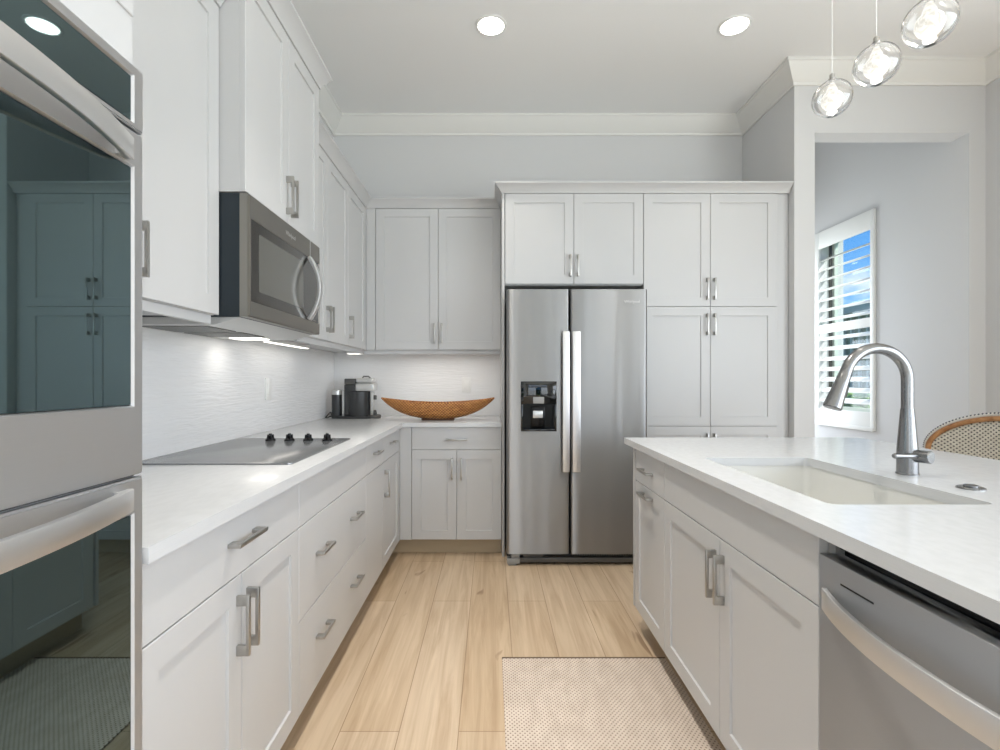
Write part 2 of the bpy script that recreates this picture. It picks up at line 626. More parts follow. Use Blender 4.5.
# ------------------------------------------------------------------ cabinet kit
class Face:
    """local axes on a cabinet front: u along the front, v up, w outward"""
    def __init__(s, kind, plane):
        s.k, s.p = kind, plane
        if kind == 'left':
            s.T = Matrix(((0, 0, 1, plane), (1, 0, 0, 0), (0, 1, 0, 0), (0, 0, 0, 1)))
        elif kind == 'back':
            s.T = Matrix(((1, 0, 0, 0), (0, 0, -1, plane), (0, 1, 0, 0), (0, 0, 0, 1)))
        else:
            s.T = Matrix(((0, 0, -1, plane), (1, 0, 0, 0), (0, 1, 0, 0), (0, 0, 0, 1)))
    def box(s, bm, u0, u1, v0, v1, w0, w1, bev=0.0):
        box(bm, u0, u1, v0, v1, w0, w1, bev, 2, s.T)
    def pt(s, u, v, w):
        return (s.T @ Vector((u, v, w, 1))).to_3d()

def front_bm(face, u0, u1, v0, v1, shaker=True, stile=.06, th=.019, depth=.007, slope=.0016):
    t = bmesh.new()
    vs = [t.verts.new((x, y, z)) for x in (u0, u1) for y in (v0, v1) for z in (-th, 0)]
    for q in ((0, 1, 3, 2), (4, 6, 7, 5), (0, 4, 5, 1), (2, 3, 7, 6), (0, 2, 6, 4), (1, 5, 7, 3)):
        t.faces.new([vs[i] for i in q])
    bmesh.ops.recalc_face_normals(t, faces=t.faces[:])
    bmesh.ops.bevel(t, geom=[e for e in t.edges if e.verts[0].co.z > -1e-6 and e.verts[1].co.z > -1e-6], offset=.0015, segments=1, affect='EDGES')
    fr = [f for f in t.faces if f.normal.z > .99][0]
    if shaker:
        bmesh.ops.inset_region(t, faces=[fr], thickness=stile, depth=0, use_even_offset=True)
        bmesh.ops.inset_region(t, faces=[fr], thickness=slope, depth=-depth, use_even_offset=True)
    b = nb()
    merge(b, t, face.T)
    return b

def handle(face, u, v, vertical, parent, L=.147):
    """square bridge pull centred on u, v"""
    b = nb()
    h = L / 2
    if vertical:
        face.box(b, u - .005, u + .005, v - h, v + h, .023, .032, .0012)
        for s_ in (-1, 1):
            c = v + s_ * (h - .0125)
            face.box(b, u - .005, u + .005, c - .0125, c + .0125, .0001, .0245, .0008)
    else:
        face.box(b, u - h, u + h, v - .005, v + .005, .023, .032, .0012)
        for s_ in (-1, 1):
            c = u + s_ * (h - .0125)
            face.box(b, c - .0125, c + .0125, v - .005, v + .005, .0001, .0245, .0008)
    return obj('handle', b, 'nickel', parent)

G = .0014   # half the gap between fronts
def door(root, face, u0, u1, v0, v1, hu=None, hv=None, name='door', shaker=True, vertical=True, L=.147):
    d = obj(name, front_bm(face, u0 + G, u1 - G, v0 + G, v1 - G, shaker), 'cabinet', root)
    if hu is not None:
        handle(face, hu, hv, vertical, d, L)
    return d

def carcass(root, face, u0, u1, v0, v1, depth, mat='cabinet', hollow=False):
    b = nb()
    e = .0008
    if not hollow:
        face.box(b, u0 + e, u1 - e, v0, v1, -depth, -.0195)
    else:
        face.box(b, u0 + e, u0 + .018, v0, v1, -depth, -.0195)
        face.box(b, u1 - .018, u1 - e, v0, v1, -depth, -.0195)
        face.box(b, u0 + .018, u1 - .018, v0, v0 + .018, -depth, -.0195)
        face.box(b, u0 + .018, u1 - .018, v0 + .018, v1, -depth, -depth + .012)
        face.box(b, u0 + .018, u1 - .018, v1 - .045, v1, -.037, -.0195)
        face.box(b, u0 + .018, u1 - .018, .715, .74, -.037, -.0195)
    return obj('carcass', b, mat, root)

def kick(root, face, u0, u1):
    b = nb()
    face.box(b, u0 + .001, u1 - .001, 0.0, .1135, -.095, -.08)
    return obj('toe_kick', b, 'kick', root)

LF, BF, IF = Face('left', XF), Face('back', YF), Face('right', XI)
LUF, BUF = Face('left', XU), Face('back', YU)
ZT, ZB, ZG = .8845, .114, .728            # top and bottom of the base fronts, gap under the drawers
DL = XF - XL - .002                       # depth of left base cabinets
DB = YB - YF - .002

# ---- left base run
t = thing('base_cabinet', 'pale grey base cabinet with one wide drawer over two doors, beside the wall ovens', 'cabinet', (XF, .884, 0), 'base cabinets along the left wall')
carcass(t, LF, .882, 1.636, ZB, ZT, DL); kick(t, LF, .882, 1.636)
door(t, LF, .882, 1.636, ZG, ZT, 1.265, .815, 'drawer', False, False)
door(t, LF, .882, 1.261, ZB, ZG, 1.237, .607); door(t, LF, 1.261, 1.636, ZB, ZG, 1.287, .607)

t = thing('drawer_cabinet', 'pale grey drawer cabinet with two deep two-handled drawers, below the cooktop', 'cabinet', (XF, 1.636, 0), 'base cabinets along the left wall')
carcass(t, LF, 1.636, 2.514, ZB, ZT, DL); kick(t, LF, 1.636, 2.514)
door(t, LF, 1.636, 2.514, ZG, ZT, name='false_front', shaker=False)
for z0, z1, hz in ((.421, ZG, .59), (ZB, .421, .292)):
    d = door(t, LF, 1.636, 2.514, z0, z1, 1.857, hz, 'drawer', False, False, .132)
    handle(LF, 2.297, hz, False, d, .132)

t = thing('base_cabinet', 'narrow pale grey base cabinet with drawer over plain slab door, just beyond the cooktop', 'cabinet', (XF, 2.514, 0), 'base cabinets along the left wall')
carcass(t, LF, 2.514, 2.892, ZB, ZT, DL); kick(t, LF, 2.514, 2.892)
door(t, LF, 2.514, 2.892, ZG, ZT, 2.732, .815, 'drawer', False, False, .13)
door(t, LF, 2.514, 2.892, ZB, ZG, shaker=False)

t = thing('base_cabinet', 'narrow pale grey base cabinet with upright door pull at the inside corner', 'cabinet', (XF, 2.892, 0), 'base cabinets along the left wall')
carcass(t, LF, 2.892, YF + .019, ZB, ZT, DL)
kick(t, LF, 2.892, YF + .075)
door(t, LF, 2.892, 3.395, ZG, ZT, 3.165, .815, 'drawer', False, False, .13)
door(t, LF, 2.892, 3.395, ZB, ZG, 2.953, .60, L=.16)
b = nb(); LF.box(b, 3.397, YF + .0005, ZB, ZT, -.019, -.001); obj('filler', b, 'cabinet', t)

# ---- back base cabinet, left of the refrigerator
t = thing('base_cabinet', 'pale grey base cabinet under the wicker bowl, left of the refrigerator', 'cabinet', (-.25, YF, 0), 'base cabinets on the back wall')
carcass(t, BF, XF + .0205, .072, ZB, ZT, DB); kick(t, BF, XF - .07, .072)
b = nb(); BF.box(b, XF + .001, -.5435, ZB, ZT, -.019, -.001); obj('filler', b, 'cabinet', t)
door(t, BF, -.5415, .072, ZG, ZT, -.235, .80, 'drawer', False, False)
door(t, BF, -.5415, -.234, ZB, ZG, -.266, .60); door(t, BF, -.234, .072, ZB, ZG, -.203, .60)

# ---- counters
b = nb()
prism(b, [(XL + .0005, .885), (-.600, .885), (-.600, 3.428), (.072, 3.428), (.072, YB - .0005), (XL + .0005, YB - .0005)], .885, .915, .002)
o = obj('countertop', b, 'quartz'); tag(o, 'white quartz L-shaped countertop under the cooktop and the wicker bowl', 'countertop')

# ---- tall oven cabinet
t = thing('oven_cabinet', 'tall pale grey cabinet that houses the double wall oven', 'cabinet', (XF, .49, 0))
b = nb()
D0 = DL
LF.box(b, .10, .118, 0.0, ZU1, -D0, -.0195); LF.box(b, .8795, .8812, 0.0, ZU1, -D0, -.004)
LF.box(b, .118, .8795, 1.745, ZU1, -D0, -.0195); LF.box(b, .118, .8795, ZB, .44, -D0, -.0195)
LF.box(b, .118, .8795, .44, 1.745, -D0, -D0 + .012)
obj('carcass', b, 'cabinet', t)
b = nb(); LF.box(b, .118, .8795, 1.747, 1.86, -.018, -.004); obj('filler', b, 'cabinet', t)
door(t, LF, .10, .49, 1.84, ZU1, .466, 1.93); door(t, LF, .49, .8812, 1.84, ZU1, .514, 1.93)
door(t, LF, .10, .8812, ZB, .44, .49, .36, 'drawer', False, False)
kick(t, LF, .10, .8812)

# ---- upper cabinets on the left
DU = XU - XL - .002
t = thing('wall_cabinet', 'pale grey two-door wall cabinet hanging between the wall ovens and the microwave', 'cabinet', (XU, .884, ZU0), 'upper cabinets along the left wall')
carcass(t, LUF, .884, 1.725, ZU0, ZU1, DU)
door(t, LUF, .884, 1.296, ZU0, ZU1, 1.27, 1.551); door(t, LUF, 1.296, 1.725, ZU0, ZU1, 1.322, 1.551)

MUF = Face('left', -.84)
t = thing('wall_cabinet', 'pale grey deep two-door wall cabinet directly above the microwave', 'cabinet', (-.84, 1.727, 1.853), 'upper cabinets along the left wall')
carcass(t, MUF, 1.7265, 2.4685, 1.853, 2.63, -.84 - XL - .002)
door(t, MUF, 1.7265, 2.0975, 1.853, 2.63, 2.073, 1.966, L=.155); door(t, MUF, 2.0975, 2.4685, 1.853, 2.63, 2.122, 1.966, L=.155)

t = thing('wall_cabinet', 'pale grey two-door wall cabinet right after the microwave', 'cabinet', (XU, 2.47, ZU0), 'upper cabinets along the left wall')
carcass(t, LUF, 2.47, 3.285, ZU0, ZU1, DU)
door(t, LUF, 2.47, 2.872, ZU0, ZU1, 2.848, 1.551); door(t, LUF, 2.872, 3.285, ZU0, ZU1, 2.897, 1.551)

t = thing('wall_cabinet', 'pale grey single-door wall cabinet against the inside corner', 'cabinet', (XU, 3.285, ZU0), 'upper cabinets along the left wall')
carcass(t, LUF, 3.285, YB - .001, ZU0, ZU1, DU)
door(t, LUF, 3.285, 3.725, ZU0, ZU1, 3.31, 1.551)
b = nb(); LUF.box(b, 3.727, YU, ZU0, ZU1, -.019, -.001); obj('filler', b, 'cabinet', t)

# ---- upper cabinet on the back wall
t = thing('wall_cabinet', 'pale grey two-door wall cabinet above the wicker bowl on the back wall', 'cabinet', (-.4, YU, ZU0))
carcass(t, BUF, XU + .001, .0735, ZU0, ZU1, YB - YU - .002)
b = nb(); BUF.box(b, XU + .001, -.8595, ZU0, ZU1, -.019, -.001); obj('filler', b, 'cabinet', t)
door(t, BUF, -.8575, -.392, ZU0, ZU1, -.419, 1.551); door(t, BUF, -.392, .0735, ZU0, ZU1, -.365, 1.551)

# light rails hanging under the wall cabinets
for nm, face, u0, u1 in (('pale grey light rail under the wall cabinet next to the ovens', LUF, .884, 1.712), ('pale grey light rail under the left wall cabinets past the microwave', LUF, 2.472, YU + .02), ('pale grey light rail under the back wall cabinet above the bowl', BUF, XU - .018, .0735)):
    b = nb(); face.box(b, u0, u1, ZU0 - .03, ZU0 - .0008, -.04, -.0215); o = obj('light_rail', b, 'cabinet'); tag(o, nm, 'trim')

# ---- refrigerator surround and pantry
o = obj('end_panel', plain_box(.0745, .092, YF - .004, YB - .001, 0, ZU1, .001), 'cabinet')
tag(o, 'tall thin pale grey end panel at the left side of the refrigerator', 'panel')
t = thing('wall_cabinet', 'pale grey two-door cabinet bridging over the refrigerator', 'cabinet', (.56, YF, 1.855))
carcass(t, BF, .0935, 1.041, 1.855, ZU1, DB)
door(t, BF, .0955, .566, 1.86, ZU1, .541, 1.985); door(t, BF, .566, 1.041, 1.86, ZU1, .592, 1.985)

t = thing('pantry_cabinet', 'tall pale grey pantry cabinet with three tiers of paired doors, right of the refrigerator', 'cabinet', (1.5, YF, 0))
carcass(t, BF, 1.042, 1.955, ZB, ZU1, DB); kick(t, BF, 1.042, XS - .003)
b = nb(); BF.box(b, 1.957, XS - .003, 0.114, ZU1, -.035, -.016); obj('filler', b, 'cabinet', t)
for z0, z1, hz in ((1.707, ZU1, 1.827), (.89, 1.707, 1.585), (ZB, .89, .768)):
    door(t, BF, 1.042, 1.498, z0, z1, 1.473, hz); door(t, BF, 1.498, 1.955, z0, z1, 1.523, hz)

# ------------------------------------------------------------------ island
IY0, IY1 = .36, 2.462
DI = 1.0
t = thing('island_cabinet', 'narrow grey island cabinet with two stacked bar pulls, at the end nearest the refrigerator', 'cabinet', (XI, 2.24, 0), 'island cabinets')
carcass(t, IF, 2.021, 2.442, ZB, ZT, DI); kick(t, IF, 2.021, IY1)
door(t, IF, 2.021, 2.432, ZG, ZT, 2.235, .80, 'drawer', False, False)
door(t, IF, 2.021, 2.432, ZB, ZG, 2.235, .692, 'door', True, False)
b = nb(); IF.box(b, 2.4435, IY1, 0, ZT, -DI, -.0805); IF.box(b, 2.4435, IY1, ZB, ZT, -.0805, .0005); obj('end_panel', b, 'cabinet', t)

t = thing('sink_cabinet', 'grey island sink cabinet with blank front over two tall doors, beside the dishwasher', 'cabinet', (XI, 1.54, 0), 'island cabinets')
carcass(t, IF, 1.0685, 2.02, ZB, ZT, DI, hollow=True); kick(t, IF, 1.0685, 2.02)
door(t, IF, 1.0685, 2.02, ZG, ZT, name='false_front', shaker=False)
door(t, IF, 1.0685, 1.533, ZB, ZG, 1.506, .611); door(t, IF, 1.533, 2.02, ZB, ZG, 1.559, .611)

o = obj('end_panel', plain_box(XI, XI + DI, IY0 + .03, .449, 0, ZT), 'cabinet')
tag(o, 'pale grey panel closing the near end of the island', 'panel')

# island top with the sink cut-out
SX0, SX1, SY0, SY1 = .80, 1.192, 1.19, 1.90
def ring_slab(bm, x0, x1, y0, y1, hx0, hx1, hy0, hy1, z0, z1, cr=.02, bev=.002):
    t = bmesh.new()
    def loop(z, pts):
        return [t.verts.new((x, y, z)) for x, y in pts]
    def rr(ax0, ax1, ay0, ay1, r, n=5):
        out = []
        for cx, cy, a0 in ((ax1 - r, ay1 - r, 0), (ax0 + r, ay1 - r, 90), (ax0 + r, ay0 + r, 180), (ax1 - r, ay0 + r, 270)):
            for i in range(n):
                a = math.radians(a0 + 90 * i / (n - 1))
                out.append((cx + r * math.cos(a), cy + r * math.sin(a)))
        return out
    n = 5
    inner = rr(hx0, hx1, hy0, hy1, cr, n)
    oc = [(x1, y1), (x0, y1), (x0, y0), (x1, y0)]
    it, ib = loop(z1, inner), loop(z0, inner)
    ot, ob = loop(z1, oc), loop(z0, oc)
    N = len(inner)
    for L_in, L_out in ((it, ot), (ib, ob)):
        for c in range(4):
            for i in range(n - 1):
                t.faces.new((L_out[c], L_in[c * n + i], L_in[c * n + i + 1]))
            t.faces.new((L_out[c], L_in[c * n + n - 1], L_in[(c * n + n) % N], L_out[(c + 1) % 4]))
    for i in range(N):
        t.faces.new((it[i], it[(i + 1) % N], ib[(i + 1) % N], ib[i]))
    for c in range(4):
        t.faces.new((ot[c], ot[(c + 1) % 4], ob[(c + 1) % 4], ob[c]))
    merge(bm, t)
b = nb()
ring_slab(b, .674, 1.855, IY0, 2.56, SX0, SX1, SY0, SY1, .885, .915)
o = obj('island_countertop', b, 'quartz'); tag(o, 'white quartz island top with the sink cut into it', 'countertop')

# sink basin: four walls leaning in slightly and a floor with a drain
t = thing('sink', 'white undermount sink set into the island top', 'sink', (1.0, 1.545, .66))
b = nb()
def basin(bm, x0, x1, y0, y1, z0, z1, lean, th, cr):
    q = bmesh.new()
    def rr(ax0, ax1, ay0, ay1, r, z, n=6):
        out = []
        for cx, cy, a0 in ((ax1 - r, ay1 - r, 0), (ax0 + r, ay1 - r, 90), (ax0 + r, ay0 + r, 180), (ax1 - r, ay0 + r, 270)):
            for i in range(n):
                a = math.radians(a0 + 90 * i / (n - 1))
                out.append(q.verts.new((cx + r * math.cos(a), cy + r * math.sin(a), z)))
        return out
    loops = [rr(x0 - th, x1 + th, y0 - th, y1 + th, cr + th, z0 - th), rr(x0 - th, x1 + th, y0 - th, y1 + th, cr + th, z1),
             rr(x0, x1, y0, y1, cr, z1), rr(x0 + lean, x1 - lean, y0 + lean, y1 - lean, cr, z0 + .02),
             rr(x0 + lean + .02, x1 - lean - .02, y0 + lean + .02, y1 - lean - .02, cr, z0)]
    for A, B in zip(loops, loops[1:]):
        for i in range(len(A)):
            f = q.faces.new((A[i], A[(i + 1) % len(A)], B[(i + 1) % len(A)], B[i]))
    q.faces.new(loops[0]); q.faces.new(loops[-1])
    merge(bm, q)
basin(b, SX0 - .004, SX1 + .004, SY0 - .004, SY1 + .004, .67, .8845, .012, .008, .025)
obj('basin', b, 'sink', t)
b = nb(); lathe(b, [(.045, .6702), (.045, .673), (.03, .674), (.028, .6715), (0, .6715)], 24, Matrix.Translation((1.0, 1.545, 0))); obj('drain', b, 'chrome', t)

# ------------------------------------------------------------------ faucet
fx, fy, fz = 1.297, 1.573, .9152
t = thing('faucet', 'brushed steel gooseneck faucet with pull-down spray head beside the sink', 'faucet', (fx, fy, fz))
b = nb()
lathe(b, [(.030, 0), (.030, .003), (.0285, .005), (.028, .03), (.0275, .075), (.0255, .10), (.0205, .165), (.018, .2), (.0175, .203), (.0, .203)], 32, Matrix.Translation((fx, fy, fz)))
obj('body', b, 'chrome', t)
R = .097
pts = [(fx, fy, fz + .2)]
zc = 1.209
for k in range(4):
    pts.append((fx, fy, fz + .2 + (zc - fz - .2) * (k + 1) / 4))
for k in range(1, 21):
    a = math.radians(163 * k / 20)
    pts.append((fx - R + R * math.cos(a), fy, zc + R * math.sin(a)))
b = nb(); tube(b, pts, .0165, 20); obj('neck', b, 'chrome', t)
e = Vector(pts[-1]); d = (Vector(pts[-1]) - Vector(pts[-2])).normalized()
b = nb()
tube(b, [e - d * .001, e + d * .012, e + d * .014, e + d * .05, e + d * .10, e + d * .122, e + d * .126], [.0172, .0172, .018, .020, .0245, .0265, .0245], 24)
sh = obj('spray_head', b, 'chrome', t)
b = nb()
q = e + d * .075
box(b, -.004, .004, -.007, .007, -.018, .018, .002, 2, Matrix.Translation(q + Vector((.024, 0, .004))) @ Matrix.Rotation(math.radians(16), 4, 'Y')); obj('button', b, 'black', sh)
b = nb()
hd = Vector((.36, -.93, 0)).normalized()
hc = Vector((fx, fy, .975))
tube(b, [hc + hd * .012, hc + hd * .062, hc + hd * .064], [.0195, .0195, .0175], 24)
hub = obj('handle_hub', b, 'chrome', t)
b = nb()
lp = hc + hd * .04
tube(b, [lp + Vector((.005, 0, .0)), lp + Vector((-.06, -.004, .002)), lp + Vector((-.09, -.007, .003)), lp + Vector((-.094, -.007, .003))], [.007, .007, .0085, .006], 14)
obj('lever', b, 'chrome', hub)

t = thing('air_switch_button', 'round steel button in the island top, to the right of the faucet', 'button', (1.296, 1.364, .9152))
b = nb(); lathe(b, [(.031, 0), (.031, .003), (.028, .005), (.02, .0055), (0, .0055)], 28, Matrix.Translation((1.296, 1.364, .9152))); obj('flange', b, 'chrome', t)
b = nb(); lathe(b, [(.016, .0057), (.016, .009), (.013, .0105), (0, .011)], 24, Matrix.Translation((1.296, 1.364, .9152))); obj('push_button', b, 'chrome', t)

# ------------------------------------------------------------------ glass-fronted slab: a metal frame with a sunk pane
def framed(face, u0, u1, v0, v1, g, w0, w1, depth=.006, slope=.004, bev=.003):
    """slab from w0 to w1 whose front has a recess at g = (u0, u1, v0, v1)"""
    t = bmesh.new()
    vs = [t.verts.new((x, y, z)) for x in (u0, u1) for y in (v0, v1) for z in (w0, w1)]
    for q in ((0, 1, 3, 2), (4, 6, 7, 5), (0, 4, 5, 1), (2, 3, 7, 6), (0, 2, 6, 4), (1, 5, 7, 3)):
        t.faces.new([vs[i] for i in q])
    bmesh.ops.recalc_face_normals(t, faces=t.faces[:])
    bmesh.ops.bevel(t, geom=[e for e in t.edges if e.verts[0].co.z > w1 - 1e-6 and e.verts[1].co.z > w1 - 1e-6], offset=bev, segments=2, affect='EDGES')
    for co, no in (((g[0], 0, 0), (1, 0, 0)), ((g[1], 0, 0), (1, 0, 0)), ((0, g[2], 0), (0, 1, 0)), ((0, g[3], 0), (0, 1, 0))):
        bmesh.ops.bisect_plane(t, geom=t.verts[:] + t.edges[:] + t.faces[:], plane_co=co, plane_no=no)
    ctr = [f for f in t.faces if abs(f.calc_center_median().z - w1) < 1e-5 and g[0] < f.calc_center_median().x < g[1] and g[2] < f.calc_center_median().y < g[3]]
    bmesh.ops.inset_region(t, faces=ctr, thickness=slope, depth=-depth, use_even_offset=True)
    b = nb()
    merge(b, t, face.T)
    return b

# ------------------------------------------------------------------ double wall oven
OF = Face('left', -.606)
t = thing('wall_oven', 'stainless double wall oven with black glass doors and bowed handles', 'oven', (-.606, .5, .44))
b = nb(); OF.box(b, .1195, .8785, .442, 1.743, -.55, -.0155); obj('oven_body', b, 'dark_grey', t)
gu0, gu1 = .142, .8585
c_ = obj('control_panel', framed(OF, .119, .8815, 1.636, 1.744, (gu0, gu1, 1.645, 1.727), -.015, 0), 'steel_oven', t)
b = nb(); OF.box(b, gu0 + .004, gu1 - .004, 1.649, 1.723, -.0058, -.0035); obj('control_glass', b, 'oven_glass', c_)
def oven_door(z0, z1, g0, g1, hz):
    d = obj('oven_door', framed(OF, .119, .8815, z0, z1, (gu0, gu1, g0, g1), -.015, 0, bev=.004), 'steel_oven', t)
    b = nb(); OF.box(b, gu0 + .004, gu1 - .004, g0 + .004, g1 - .004, -.0058, -.0035); obj('door_glass', b, 'oven_glass', d)
    b = nb()
    path = []
    for i in range(25):
        s = -1 + 2 * i / 24
        path.append(OF.pt(.498 + .333 * s, hz, .013 + .047 * (1 - abs(s) ** 2.2)))
    strip(b, path, .037, .012, (0, 0, 1))
    for s in (-1, 1):
        OF.box(b, .498 + s * .326 - .012, .498 + s * .326 + .012, hz - .015, hz + .015, .0003, .012)
    obj('handle', b, 'steel_bright', d)
oven_door(1.047, 1.632, 1.163, 1.572, 1.589)
oven_door(.455, 1.042, .575, .983, 1.012)

# ------------------------------------------------------------------ microwave
MF = Face('left', -.829)
t = thing('microwave', 'stainless over-the-range microwave hanging above the cooktop', 'microwave', (-.829, 2.09, 1.425))
my0, my1 = 1.731, 2.447
b = nb(); MF.box(b, my0 + .002, my1 - .002, 1.4255, 1.851, -.4385, -.034, .003); obj('case', b, 'mw_case', t)
d = obj('microwave_door', framed(MF, my0, my1, 1.4255, 1.849, (my0 + .014, my1 - .012, 1.478, 1.768), -.033, 0, depth=.003, slope=.002, bev=.005), 'steel_dark', t)
b = nb(); MF.box(b, my0 + .0165, my1 - .0145, 1.4805, 1.7655, -.0029, -.0012); g_ = obj('door_glass', b, 'mw_glass', d)
b = nb(); MF.box(b, my0 + .075, 2.235, 1.522, 1.728, -.0011, -.0007); obj('inner_window', b, 'mw_screen', g_)
b = nb(); MF.box(b, 2.312, 2.318, 1.77, 1.846, .0001, .0008); obj('seam', b, 'steel_bright', d)
b = nb()
path = []
for i in range(25):
    s = -1 + 2 * i / 24
    path.append(MF.pt(2.288, 1.622 + .142 * s, .006 + .048 * (1 - abs(s) ** 2.0)))
strip(b, path, .03, .017, (0, 1, 0))
obj('handle', b, 'steel_bright', d)
# underside: light-coloured plate, two grease filters, two lamps
b = nb()
q = bmesh.new()
sec = [(-1.268, 1.4245), (-1.268, 1.399), (-.955, 1.399), (-.868, 1.4245)]
lo = [q.verts.new((x, my0 + .012, z)) for x, z in sec]; hi = [q.verts.new((x, my1 - .004, z)) for x, z in sec]
q.faces.new(lo); q.faces.new(hi)
for i in range(4):
    q.faces.new((lo[i], lo[(i + 1) % 4], hi[(i + 1) % 4], hi[i]))
merge(b, q)
u_ = obj('bottom_plate', b, 'silver', t)
for y0 in (my0 + .05, my0 + .30):
    b = nb()
    for k in range(8):
        box(b, -1.235, -1.00, y0 + k * .026, y0 + k * .026 + .017, 1.3955, 1.3988)
    obj('grease_filter', b, 'filter', u_)
b = nb(); box(b, -1.19, -1.05, my1 - .155, my1 - .05, 1.3955, 1.3988, .0015); obj('lamp_lens', b, 'led', u_)
def text_on(face, s, u, v, size, mat, parent, w=.0006, name='lettering'):
    c = bpy.data.curves.new(name, 'FONT')
    c.body = s
    c.size = size
    c.extrude = .0004
    c.align_x = 'CENTER'
    o = bpy.data.objects.new(name, c)
    COL.objects.link(o)
    c.materials.append(M[mat])
    # local x along the writing direction, local z outward
    if face.k == 'left':
        R3 = Matrix(((0, 0, 1), (1, 0, 0), (0, 1, 0)))
    else:
        R3 = Matrix(((1, 0, 0), (0, 0, -1), (0, 1, 0)))
    dg = bpy.context.evaluated_depsgraph_get()
    me = bpy.data.meshes.new_from_object(o.evaluated_get(dg))
    bpy.data.objects.remove(o)
    me.transform(Matrix.Translation(face.pt(u, v, w) - LOC[parent.name]) @ R3.to_4x4())
    o = bpy.data.objects.new(name, me)
    COL.objects.link(o)
    o.parent = parent
    return o
text_on(MF, 'Whirlpool', 2.09, 1.797, .024, 'steel_bright', d)
lamp('microwave_lamp', 'AREA', (-1.12, 2.345, 1.393), (0, 0, 0), .22, WARM, shape='RECTANGLE', size=.14, size_y=.1)

# ------------------------------------------------------------------ cooktop
t = thing('cooktop', 'black glass electric cooktop set in the left counter under the microwave', 'cooktop', (-.96, 2.11, .9152))
b = nb()
cx0, cx1, cy0, cy1 = -1.236, -.688, 1.738, 2.487
prism(b, [(cx0 + .012, cy0), (cx1 - .012, cy0), (cx1, cy0 + .012), (cx1, cy1 - .012), (cx1 - .012, cy1), (cx0 + .012, cy1), (cx0, cy1 - .012), (cx0, cy0 + .012)], .9152, .9205, .0012)
gt = obj('glass_top', b, 'cooktop_glass', t)
for px in (-1.045, -.955, -.866, -.776):
    kb = nb()
    Tm = Matrix.Translation((px, 2.393, .9207))
    lathe(kb, [(.023, 0), (.023, .006), (.019, .009), (.0165, .012), (.0155, .026), (.0135, .0285), (0, .0285)], 24, Tm)
    box(kb, -.0065, .0065, -.021, .021, .012, .034, .0025, 2, Tm @ Matrix.Rotation(math.radians(20), 4, 'Z'))
    k_ = obj('knob', kb, 'black_gloss', t)
    kb = nb(); box(kb, -.0012, .0012, -.02, -.004, .0341, .0346, 0, 2, Tm @ Matrix.Rotation(math.radians(20), 4, 'Z')); obj('pointer', kb, 'silver', k_)

# ------------------------------------------------------------------ refrigerator
FF = Face('back', 3.269)
t = thing('refrigerator', 'stainless side-by-side refrigerator with ice and water dispenser', 'refrigerator', (.558, 3.3, 0))
b = nb(); FF.box(b, .104, 1.012, .035, 1.775, -.79, -.066, .004); obj('case', b, 'dark_grey', t)

def fridge_door(u0, u1, hole=None):
    q = bmesh.new()
    z0, z1 = .079, 1.793
    r = .018
    prof = [(u0, -.062), (u1, -.062)]
    for i in range(6):
        a = math.radians(90 * i / 5)
        prof.append((u1 - r + r * math.cos(a), -r + r * math.sin(a)))
    n = 12
    for i in range(1, n):
        s = 1 - 2 * i / n
        prof.append(((u0 + u1) / 2 + s * ((u1 - u0) / 2 - r), .002 * (1 - s * s)))
    for i in range(6):
        a = math.radians(90 + 90 * i / 5)
        prof.append((u0 + r + r * math.cos(a), -r + r * math.sin(a)))
    lo = [q.verts.new((u, z0, w)) for u, w in prof]
    hi = [q.verts.new((u, z1, w)) for u, w in prof]
    q.faces.new(lo); q.faces.new(hi)
    for i in range(len(prof)):
        f = q.faces.new((lo[i], lo[(i + 1) % len(prof)], hi[(i + 1) % len(prof)], hi[i]))
        f.smooth = i > 1
    if hole:
        g = hole
        for co, no in (((g[0], 0, 0), (1, 0, 0)), ((g[1], 0, 0), (1, 0, 0)), ((0, g[2], 0), (0, 1, 0)), ((0, g[3], 0), (0, 1, 0))):
            bmesh.ops.bisect_plane(q, geom=q.verts[:] + q.edges[:] + q.faces[:], plane_co=co, plane_no=no)
        bmesh.ops.recalc_face_normals(q, faces=q.faces[:])
        ctr = [f for f in q.faces if f.calc_center_median().z > -.01 and g[0] < f.calc_center_median().x < g[1] and g[2] < f.calc_center_median().y < g[3]]
        ret = bmesh.ops.extrude_face_region(q, geom=ctr)
        bmesh.ops.delete(q, geom=ctr, context='FACES')
        for v in [x for x in ret['geom'] if isinstance(x, bmesh.types.BMVert)]:
            v.co.z = -.056
        for f in q.faces:
            if f.calc_center_median().z < -.01 and f.calc_center_median().z > -.0600:
                f.smooth = False
    b = nb()
    merge(b, q, FF.T)
    return b
hole = (.205, .413, .885, 1.052)
fl = obj('freezer_door', fridge_door(.102, .5085, hole), 'steel', t)
fr_ = obj('fridge_door', fridge_door(.5145, 1.014), 'steel', t)
for d_, u0, u1 in ((fl, .4575, .503), (fr_, .5205, .573)):
    b = nb()
    FF.box(b, u0, u1, .617, 1.517, .034, .05, .004)
    for zz in (.66, 1.43):
        FF.box(b, u0 + .006, u1 - .006, zz, zz + .045, .004, .036, .002)
    obj('handle', b, 'steel_bright', d_)
